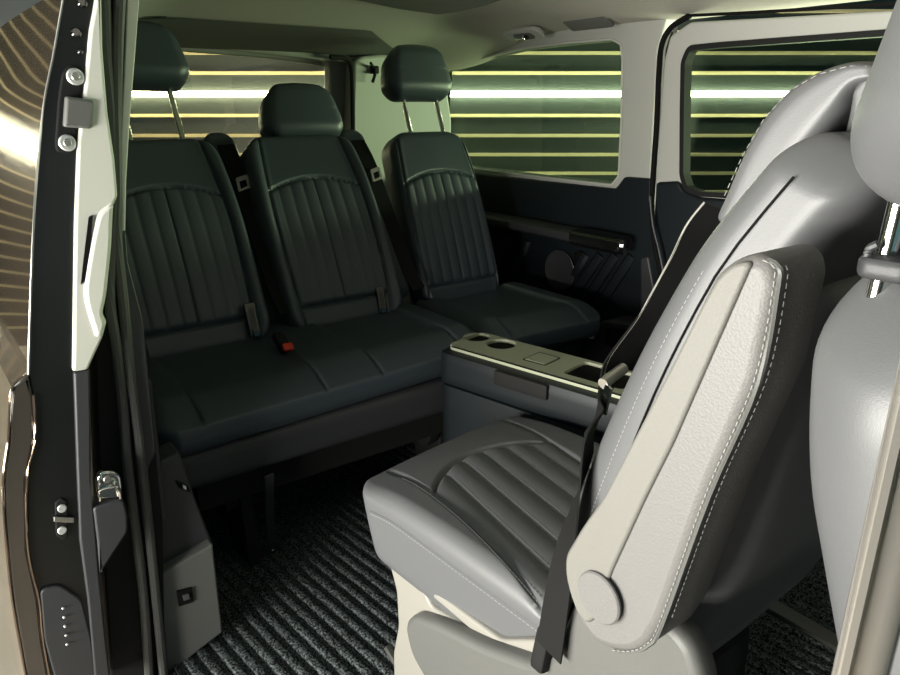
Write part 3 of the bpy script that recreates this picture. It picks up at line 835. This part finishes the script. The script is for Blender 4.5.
rp3 = smooth_path([at(*q, Y=YA)+Vector((0,-0.0005,0)) for q in rail], 5)
dashes(rp3, 0.004, 0.0025, 0.0004).make('stitch_row', M_thread, arm)
rail2 = smooth_path([at(x+5, y+1, Y=YA)+Vector((0,0.010,0)) for x, y in rail[1:6]], 5)
dashes(rail2, 0.004, 0.0025, 0.0004).make('stitch_row', M_thread, arm)
MB().add(*tube([p+Vector((0.002,0.003,0)) for p in rp3], 0.0022, 6)).make('piping', M_shield, arm)

# --- shoulder belt
bp_ = [at(719,208,Y=0.73), at(700,232,Y=0.725), at(682,268,Y=0.715), at(655,315,Y=0.70), at(628,350,Y=0.67), at(608,378,Y=0.64), at(597,412,Y=0.60), at(590,440,Y=0.565), at(578,500,Y=0.535), at(562,570,Y=0.52), at(549,652,Y=0.512)]
path = smooth_path(bp_, 6)
ups = []
for i in range(len(path)):
    t = i/(len(path)-1)
    a_ = float(smoothstep(0.55, 1.0, np.array(t)))*0.8
    # edge towards the camera at the top, twisting to lie flat along the near side of the seat
    view = (CAM-path[i]).normalized()
    e = (view.cross(path[min(i+1,len(path)-1)]-path[max(i-1,0)])).normalized()
    flat = Vector((0.15, -0.92, 0.25)).normalized()
    ups.append((Vector((-0.80, 0.42, 0.42)).normalized()*(1-a_)+flat*a_).normalized())
V_, F_ = ribbon(path, 0.044, 0.0022, ups)
belt = MB().add(V_, F_).make('seat_belt', M_belt, seat)
half = len(path)*55//100
MB().add(*tube([path[i]+ (Vector(ups[i]).cross((path[min(i+1,len(path)-1)]-path[max(i-1,0)]).normalized()))*0.022 for i in range(half)], 0.0014, 6)).make('belt_edge', M_beltl, belt)
tq = MB().add(*tube([at(603,384,Y=0.60), at(613,376,Y=0.62), at(624,368,Y=0.64)], 0.007, 12)).make('belt_tongue_grip', M_steel, belt)
MB().add(*ribbon([at(609,386,Y=0.60), at(603,412,Y=0.60)], 0.014, 0.003, (-0.3,-0.9,0.2))).make('belt_tongue', M_chrome, tq)
MB().add(*rbox(0.012,0.03,0.012,0.006,0.004,(6,8,4),None,None,axisM(at(545,648,Y=0.525),(0,-1,0.2)))).make('belt_anchor', M_rub, belt)

# ================================================================== FRONT SEAT
fs = thing('front_seat', (-0.05, 0.62, 0), 'grey leather front seat seen from behind with headrest on a chrome post', 'seat')
TF = math.radians(17)
ey = Vector((-math.sin(TF), 0, math.cos(TF))); ez = Vector((-math.cos(TF), 0, -math.sin(TF))); ex = Vector((0, 1, 0))
ex = ey.cross(ez)
Mf = Matrix((ex, ey, ez)).transposed().to_4x4(); Mf.translation = Vector((-0.240, 0.62, 0.949))
FH = 0.66
def fdisp(x, y): return 0*x
def fwarp(x, y, z):
    t = (y+FH/2)/FH
    wd_ = 1-0.22*np.clip(1-t, 0, 1)**1.2
    return x*wd_, y-FH/2, z-0.07-0.015*(x/0.23)**2-0.02*smoothstep(0.75, 1, t)
sgn = 1
MB().add(*rbox(0.235, FH/2, 0.07, 0.06, 0.11, (60, 70, 14), fdisp, fwarp, Mf)).make('backrest', M_gry, fs, sharp=60)
def fpt(x, t, dz=0.0):
    q = fwarp(np.array([x]), np.array([(t-0.5)*FH]), np.array([0.07+dz])); return Mf @ Vector((float(q[0][0]), float(q[1][0]), float(q[2][0])))
MB().add(*tube([fpt(0.145, 0.93-0.85*k_/24, -0.0005) for k_ in range(25)], 0.0014, 6)).make('back_seam', M_hole, fs)
MB().add(*rbox(0.23, 0.24, 0.07, 0.04, 0.05, (16,16,8), None, None, Matrix.Translation((0.30, 0.62, 0.33)))).make('cushion', M_gry, fs)
MB().add(*rbox(0.18, 0.16, 0.12, 0.03, 0.03, (8,8,6), None, None, Matrix.Translation((0.28, 0.62, 0.135)))).make('seat_base', M_rub, fs)
Mh = Matrix.Translation((-0.134, 0.510, 1.096))
def hwarp(x, y, z):
    return z*-1.0+0.02*(y/0.1)-0.030*(x/0.15)**2*-1, x, y
hd = MB().add(*rbox(0.150, 0.100, 0.055, 0.05, 0.07, (40, 30, 14), None, hwarp, Mh)).make('headrest', M_gry, fs, sharp=60)
mbp = []
for (x, y) in ((872,42),(862,75),(858,120),(858,165),(861,196),(868,209),(880,214),(896,214)): mbp.append(at(x, y, Y=0.40))
for s in (0.44, 0.60):
    MB().add(*tube([Vector((-0.170, s, 0.935)), Vector((-0.166, s, 1.03))], 0.006, 12)).make('headrest_post', M_chrome, hd)
gx = at(893, 262, Y=0.44)
MB().add(*rbox(0.016, 0.020, 0.007, 0.005, 0.008, (8,8,5), None, None, Matrix.Translation((-0.164, 0.445, 0.961)))).make('post_guide', M_dark, hd)
MB().add(*tube(smooth_path([at(866,268,Y=0.43), at(869,250,Y=0.43), at(878,244,Y=0.43)], 5), 0.0025, 8)).make('guide_hook', M_dark, hd)

# floor rail
rl = MB().add(*box_data((-0.80, 1.300, 0.0), (0.30, 1.338, 0.016))); 
fr = rl.make('trim_5', M_steel, None, smooth=False); struct(fr, 'metal floor rail behind the swivel seat')

# ================================================================== SLIDING DOOR, OPEN (left of picture)
XD = -1.15
sd = shell('door_1', (XD-0.5, 0.12, 0.2), 'right sliding door of the van, slid open, brown metallic outside')
skin_px = [(66,-14),(63,0),(53,57),(43,110),(35,200),(31,289),(28.5,375),(12,388),(8,440),(3,480),(4,520),(12,600),(28,690),(40,760)]
sk = [at(x, y, X=XD) for x, y in skin_px]
NX = 30
V = []; Fc = []
sks = [sk[0]]+smooth_path(sk[1:7], 4)+sk[7:]
for i in range(NX+1):
    x = XD-1.25*i/NX
    for p in sks: V.append(Vector((x, p.y-0.012*math.sin(min(i/NX*3.0, 1.57)), p.z)))
n = len(sks)
for i in range(NX):
    for k in range(n-1): Fc.append([i*n+k, i*n+k+1, (i+1)*n+k+1, (i+1)*n+k])
o = len(V)
V += [v+Vector((0, 0.008, 0)) for v in V]
Fc += [[q+o for q in f[::-1]] for f in Fc[:]]
MB().add(V, Fc).make('outer_skin', M_paint, sd, sharp=40)
edge = [(66,-14),(63,0),(53,57),(43,110),(35,200),(31,289),(28.5,375),(33,395),(35,440),(27,480),(28,550),(39,600),(43,640),(52,690),(110,690),(100,660),(92,600),(84,540),(80,460),(79,372),(80,225),(84,143),(91,87),(96,30),(101,-14)]
MB().add(*plateX(edge, XD, 0.05, r=0.003, bevel=0.002)).make('door_edge', M_dedge, sd)
MB().add(*plateX([(40,590),(60,585),(82,600),(92,640),(98,690),(58,690),(44,640)], XD+0.006, 0.01, r=0.01, bevel=0.003)).make('edge_recess', M_dark, sd)
band = [(28.5,375),(12,388),(8,440),(3,480),(4,520),(12,600),(28,690),(52,690),(43,640),(39,600),(28,550),(27,480),(35,440),(33,395)]
MB().add(*plateX(band, XD+0.004, 0.02, r=0.004, bevel=0.005)).make('skin_fold', M_fold, sd)
for nm_, P_ in (('fold_rim', ((28.5,375),(12,388),(8,440),(3,480),(4,520),(12,600),(28,690))), ('fold_rim', ((33,395),(35,440),(27,480),(28,550),(39,600),(43,640),(52,690)))):
    MB().add(*tube(smooth_path([at(x, y, X=XD+0.004) for x, y in P_], 5), 0.0018, 6)).make(nm_, M_paint, sd)
MB().add(*tube(smooth_path([at(x, y, X=XD+0.003) for x, y in skin_px[:7]], 5), 0.0016, 6)).make('skin_edge', M_steel, sd)
# inner trim
lt = [(97,-14),(94,10),(90,30),(85,87),(78,143),(75,225),(73,372),(88,370),(103,337),(107,322),(103,314),(101,300),(94,295),(91,270),(92,240),(98,222),(114,205),(118,196),(115,160),(108,113),(103,50),(101.5,-14)]
MB().add(*plateX(lt, XD+0.010, 0.06, r=0.004, bevel=0.004)).make('inner_trim', M_light, sd)
hp = [(98,214),(107,206),(114,202),(112,248),(107,296),(103,314),(107,323),(103,337),(96,338),(91,322),(86,306),(84,290),(88,262),(93,235)]
MB().add(*plateX(hp, XD+0.016, 0.05, r=0.014, bevel=0.006)).make('pull_handle', M_light, sd)
MB().add(*plateX([(89,217),(93,215),(90,250),(85,280),(81,285),(84,258)], XD+0.013, 0.004, r=0.002, bevel=0.0)).make('handle_slot', M_hole, sd)
MB().add(*plateX([(74,373),(90,370),(91,420),(91,480),(95,520),(99,570),(106,640),(112,690),(96,690),(88,600),(80,540),(77,460)], XD+0.010, 0.05, r=0.003, bevel=0.003)).make('lower_trim', M_dark, sd)
MB().add(*plateX([(93,508),(112,502),(124,500),(128,515),(128,532),(100,575),(97,540)], XD+0.012, 0.04, r=0.006, bevel=0.004)).make('latch_cover', M_dark, sd)
# striker
stk = MB().add(*plateX([(97,478),(101,472),(112,471),(121,476),(123,490),(120,499),(100,500),(97,492)], XD+0.006, 0.012, r=0.008, bevel=0.004)).make('latch_plate', M_chrome, sd)
MB().add(*tube(smooth_path([at(100,500,X=XD+0.008), at(101,489,X=XD+0.02), at(117,487,X=XD+0.02), at(120,498,X=XD+0.008)], 4), 0.003, 8)).make('striker_loop', M_chrome, stk)
MB().add(*disc(at(107,479,X=XD+0.012), (1,0,0), 0.006, 0.004, 0.001)).make('screw', M_steel, stk)
# buffer with two screws
bf = MB().add(*plateX([(62,72),(70,64),(82,66),(84,76),(78,120),(76,150),(70,154),(56,152),(55,142),(58,100)], XD+0.004, 0.012, r=0.008, bevel=0.003)).make('buffer_plate', M_rub, sd)
bb = at(79, 112, X=XD+0.012)
MB().add(*plateX([(66,96),(93,100),(95,104),(93,126),(90,129),(64,127)], XD+0.016, 0.022, r=0.004, bevel=0.004)).make('buffer', M_shield, bf)
for (x, y) in ((75, 77), (67, 143)):
    c = at(x, y, X=XD+0.004)
    s = MB().add(*disc(c, (1,0,0.1), 0.0115, 0.005, 0.002)).make('screw', M_zinc, bf)
    MB().add(*disc(c+Vector((0.005,0,0.0005)), (1,0,0.1), 0.0055, 0.002, 0.0008)).make('screw_head', M_steel, s)
b2 = MB().add(*plateX([(55,503),(62,498),(68,502),(68,537),(62,540),(56,536)], XD+0.004, 0.008, r=0.004, bevel=0.002)).make('bracket', M_rub, sd)
for (x, y) in ((62, 508), (62, 530)):
    MB().add(*disc(at(x, y, X=XD+0.004), (1,0,0.1), 0.0068, 0.004, 0.0015)).make('screw', M_zinc, b2)
MB().add(*plateX([(54,517),(74,518),(74,523),(54,522)], XD+0.008, 0.006, r=0.001, bevel=0.001)).make('bracket_bar', M_steel, b2)
for i, (x, y) in enumerate(((63,608),(64,617),(65,626),(66,635),(67,644))):
    MB().add(*disc(at(x, y, X=XD+0.008), (1,0,0.1), 0.0022, 0.003, 0.001)).make('pin', M_zinc, sd)
for (x, y, r_) in ((82,3,0.007),(76,33,0.007),(80,52,0.004)):
    MB().add(*disc(at(x, y, X=XD+0.001), (1,0,0.3), r_, 0.004, 0.002)).make('rivet', M_gloss, sd)

# ================================================================== RIGHT REAR DOORWAY PILLAR
XP = -1.20
pl_ = shell('trim_6', (XP, 0.28, 0), 'door opening pillar with rubber seals beside the open sliding door')
MB().add(*plateX([(100,-20),(142,-20),(133,60),(126,170),(120,232),(127,262),(142,320),(148,380),(156,452),(163,520),(166,690),(112,690),(100,500),(96,380),(96,250),(98,60)], XP, 0.06, r=0.006, bevel=0.004)).make('pillar_core', M_rub, pl_)
MB().add(*plateX([(128,-20),(141,-20),(135,60),(130,120),(126.5,180),(125.5,231),(117.5,231),(119,170),(124,80)], XP+0.008, 0.03, r=0.002, bevel=0.002)).make('pillar_trim', M_light, pl_)
for P_, r_ in ((((104,-20),(107,60),(113,130),(114,200),(112,250),(110,300),(117,350),(123,407),(128,470),(143,592),(150,690)), 0.0085),
           (((121,-20),(117,60),(116,130),(117,200),(117,245),(123,300),(130,370),(138,430),(148,520),(155,590),(165,690)), 0.0085)):
    MB().add(*tube(smooth_path([at(x, y, X=XP+0.010) for x, y in P_], 5), r_, 10)).make('rubber_seal', M_rubg, pl_)
MB().add(*plateX([(118,233),(126,233),(128,262),(143,320),(149,380),(156,452),(148,470),(138,420),(128,350),(120,290)], XP+0.006, 0.02, r=0.003, bevel=0.002)).make('pillar_lower_trim', M_dark, pl_)
# stepwell side cover
MB().add(*plateX([(134,378),(152,380),(160,452),(168,520),(152,524),(146,470)], XP-0.01, 0.08, r=0.004, bevel=0.004)).make('upper_cover', M_dark, pl_)
cvr = MB().add(*plateX([(159,462),(180,452),(196,500),(207,528),(214,545),(160,577),(152,525)], XP-0.03, 0.06, r=0.006, bevel=0.005)).make('slanted_cover', M_dark, pl_)
bx_ = MB().add(*plateX([(158,576),(213,544),(223,632),(167,676)], XP-0.005, 0.07, r=0.005, bevel=0.004)).make('side_cover', M_shield, pl_)
sk1 = MB().add(*plateX([(177,592),(192,588),(194,602),(179,607)], XP, 0.008, r=0.002, bevel=0.001)).make('switch', M_hole, bx_)
MB().add(*plateX([(183,596),(189,594),(190,599),(184,601)], XP+0.004, 0.005, r=0.001, bevel=0.0005)).make('switch_rocker', M_steel, sk1)
sk2 = MB().add(*plateX([(176,481),(189,487),(191,493),(179,488)], XP-0.025, 0.006, r=0.002, bevel=0.001)).make('socket', M_hole, cvr)
MB().add(*plateX([(183,485),(186,486.5),(186.5,490),(183.5,488.5)], XP-0.022, 0.004, r=0.0005, bevel=0)).make('socket_mark', M_wht, sk2)
MB().add(*plateX([(168,677),(190,664),(226,656),(240,665),(242,720),(168,720)], XP+0.01, 0.05, r=0.006, bevel=0.004)).make('step_edge', M_dark, pl_)

# ================================================================== CEILING FITTINGS
ZH = 1.285
gh = thing('grab_handle', at(525, 33, Y=1.70), 'small grey folding grab handle recess on the headliner above the rear side window', 'handle')
cM = Matrix(((-1,0,0,0),(0,-0.9,-0.4,0),(0,-0.4,0.9,0),(0,0,0,1)))
def ceilpt(x, y, dz=0): 
    # first point of the headliner along the line of sight
    v = at(x, y, X=-5)-CAM; t0 = 0.0
    for i in range(1, 600):
        p = CAM+v*(i/600)
        if p.y > 0.3 and p.z > ceil_z(p.x, p.y)-0.004+dz: return p
    return p
hp_ = ceilpt(524, 33)
nrm = Vector((0, -0.45, -0.9))
exx = Vector((-1, 0, 0)); eyy = nrm.cross(exx).normalized(); nrm = exx.cross(eyy).normalized()
Mg = Matrix((exx, eyy, nrm)).transposed().to_4x4()
yy = min(hp_.y, 1.72); hq = at(524, 34, Y=1.70)
Mg.translation = hq
gh.location = hq
MB().add(*rbox(0.088, 0.030, 0.008, 0.006, 0.028, (24,10,5), None, None, Mg)).make('handle_base', M_trim, gh)
MB().add(*rbox(0.045, 0.016, 0.004, 0.003, 0.012, (14,8,4), None, None, Mg @ Matrix.Translation((-0.005, 0, 0.008)))).make('handle_recess', M_shield, gh)
MB().add(*rbox(0.020, 0.008, 0.007, 0.005, 0.006, (8,6,5), None, None, Mg @ Matrix.Translation((0.012, 0.002, 0.014)))).make('lamp_lens', M_chrome, gh)
MB().add(*rbox(0.010, 0.008, 0.007, 0.005, 0.006, (8,6,5), None, None, Mg @ Matrix.Translation((-0.022, -0.002, 0.013)))).make('hook', M_rub, gh)
av = at(588, 23, Y=1.72)
Mv = Mg.copy(); Mv.translation = av
lb = thing('ceiling_vent', av, 'flat grey rectangular flap on the headliner right of the grab handle', 'panel')
MB().add(*rbox(0.085, 0.028, 0.006, 0.004, 0.006, (14,6,4), None, None, Mv)).make('flap', M_headd, lb)
# coat hook on the rear pillar
chp = at(373, 70, X=XR+0.09)
hk = thing('coat_hook', chp, 'small dark coat hook on the pale rear pillar', 'hook')
MB().add(*rbox(0.016, 0.013, 0.014, 0.007, 0.006, (8,8,6), None, None, Matrix.Translation(chp+Vector((0.012,0,0))))).make('hook_base', M_rub, hk)
MB().add(*tube(smooth_path([chp+Vector((0.02,-0.005,-0.005)), chp+Vector((0.035,-0.014,-0.02)), chp+Vector((0.03,-0.022,-0.045))], 4), 0.006, 8)).make('hook_arm', M_rub, hk)
MB().add(*tube([chp+Vector((0.02,-0.008,0.008)), chp+Vector((0.035,-0.03,0.022))], 0.005, 8)).make('hook_prong', M_rub, hk)
# dark oval pull on the tailgate header
pp = at(226, 43, X=XR+0.03)
ov = mesh_obj('tailgate_pull', *rbox(0.075, 0.016, 0.012, 0.008, 0.015, (20,8,5), None, lambda x, y, z: (z, x, y-0.004*(x/0.07)**2*-1), Matrix.Translation(pp)), M_hole)
tag(ov, 'dark oval pull recess on the header above the tailgate window', 'handle')
# overhead panel at the top of the picture
op = [(335,-30),(352,0),(395,9),(437,15),(462,12),(490,5),(540,-12),(600,-35)]
of = fillet([(lambda v: Vector((v.x, v.y)))(at(x, y, Z=1.300)) for x, y in op], 0.02)
ovp = mesh_obj('trim_7', *plate_data(of, 0.03, frameZ(1.315), [], 0.008), M_headd)
struct(ovp, 'darker panel in the middle of the headliner')
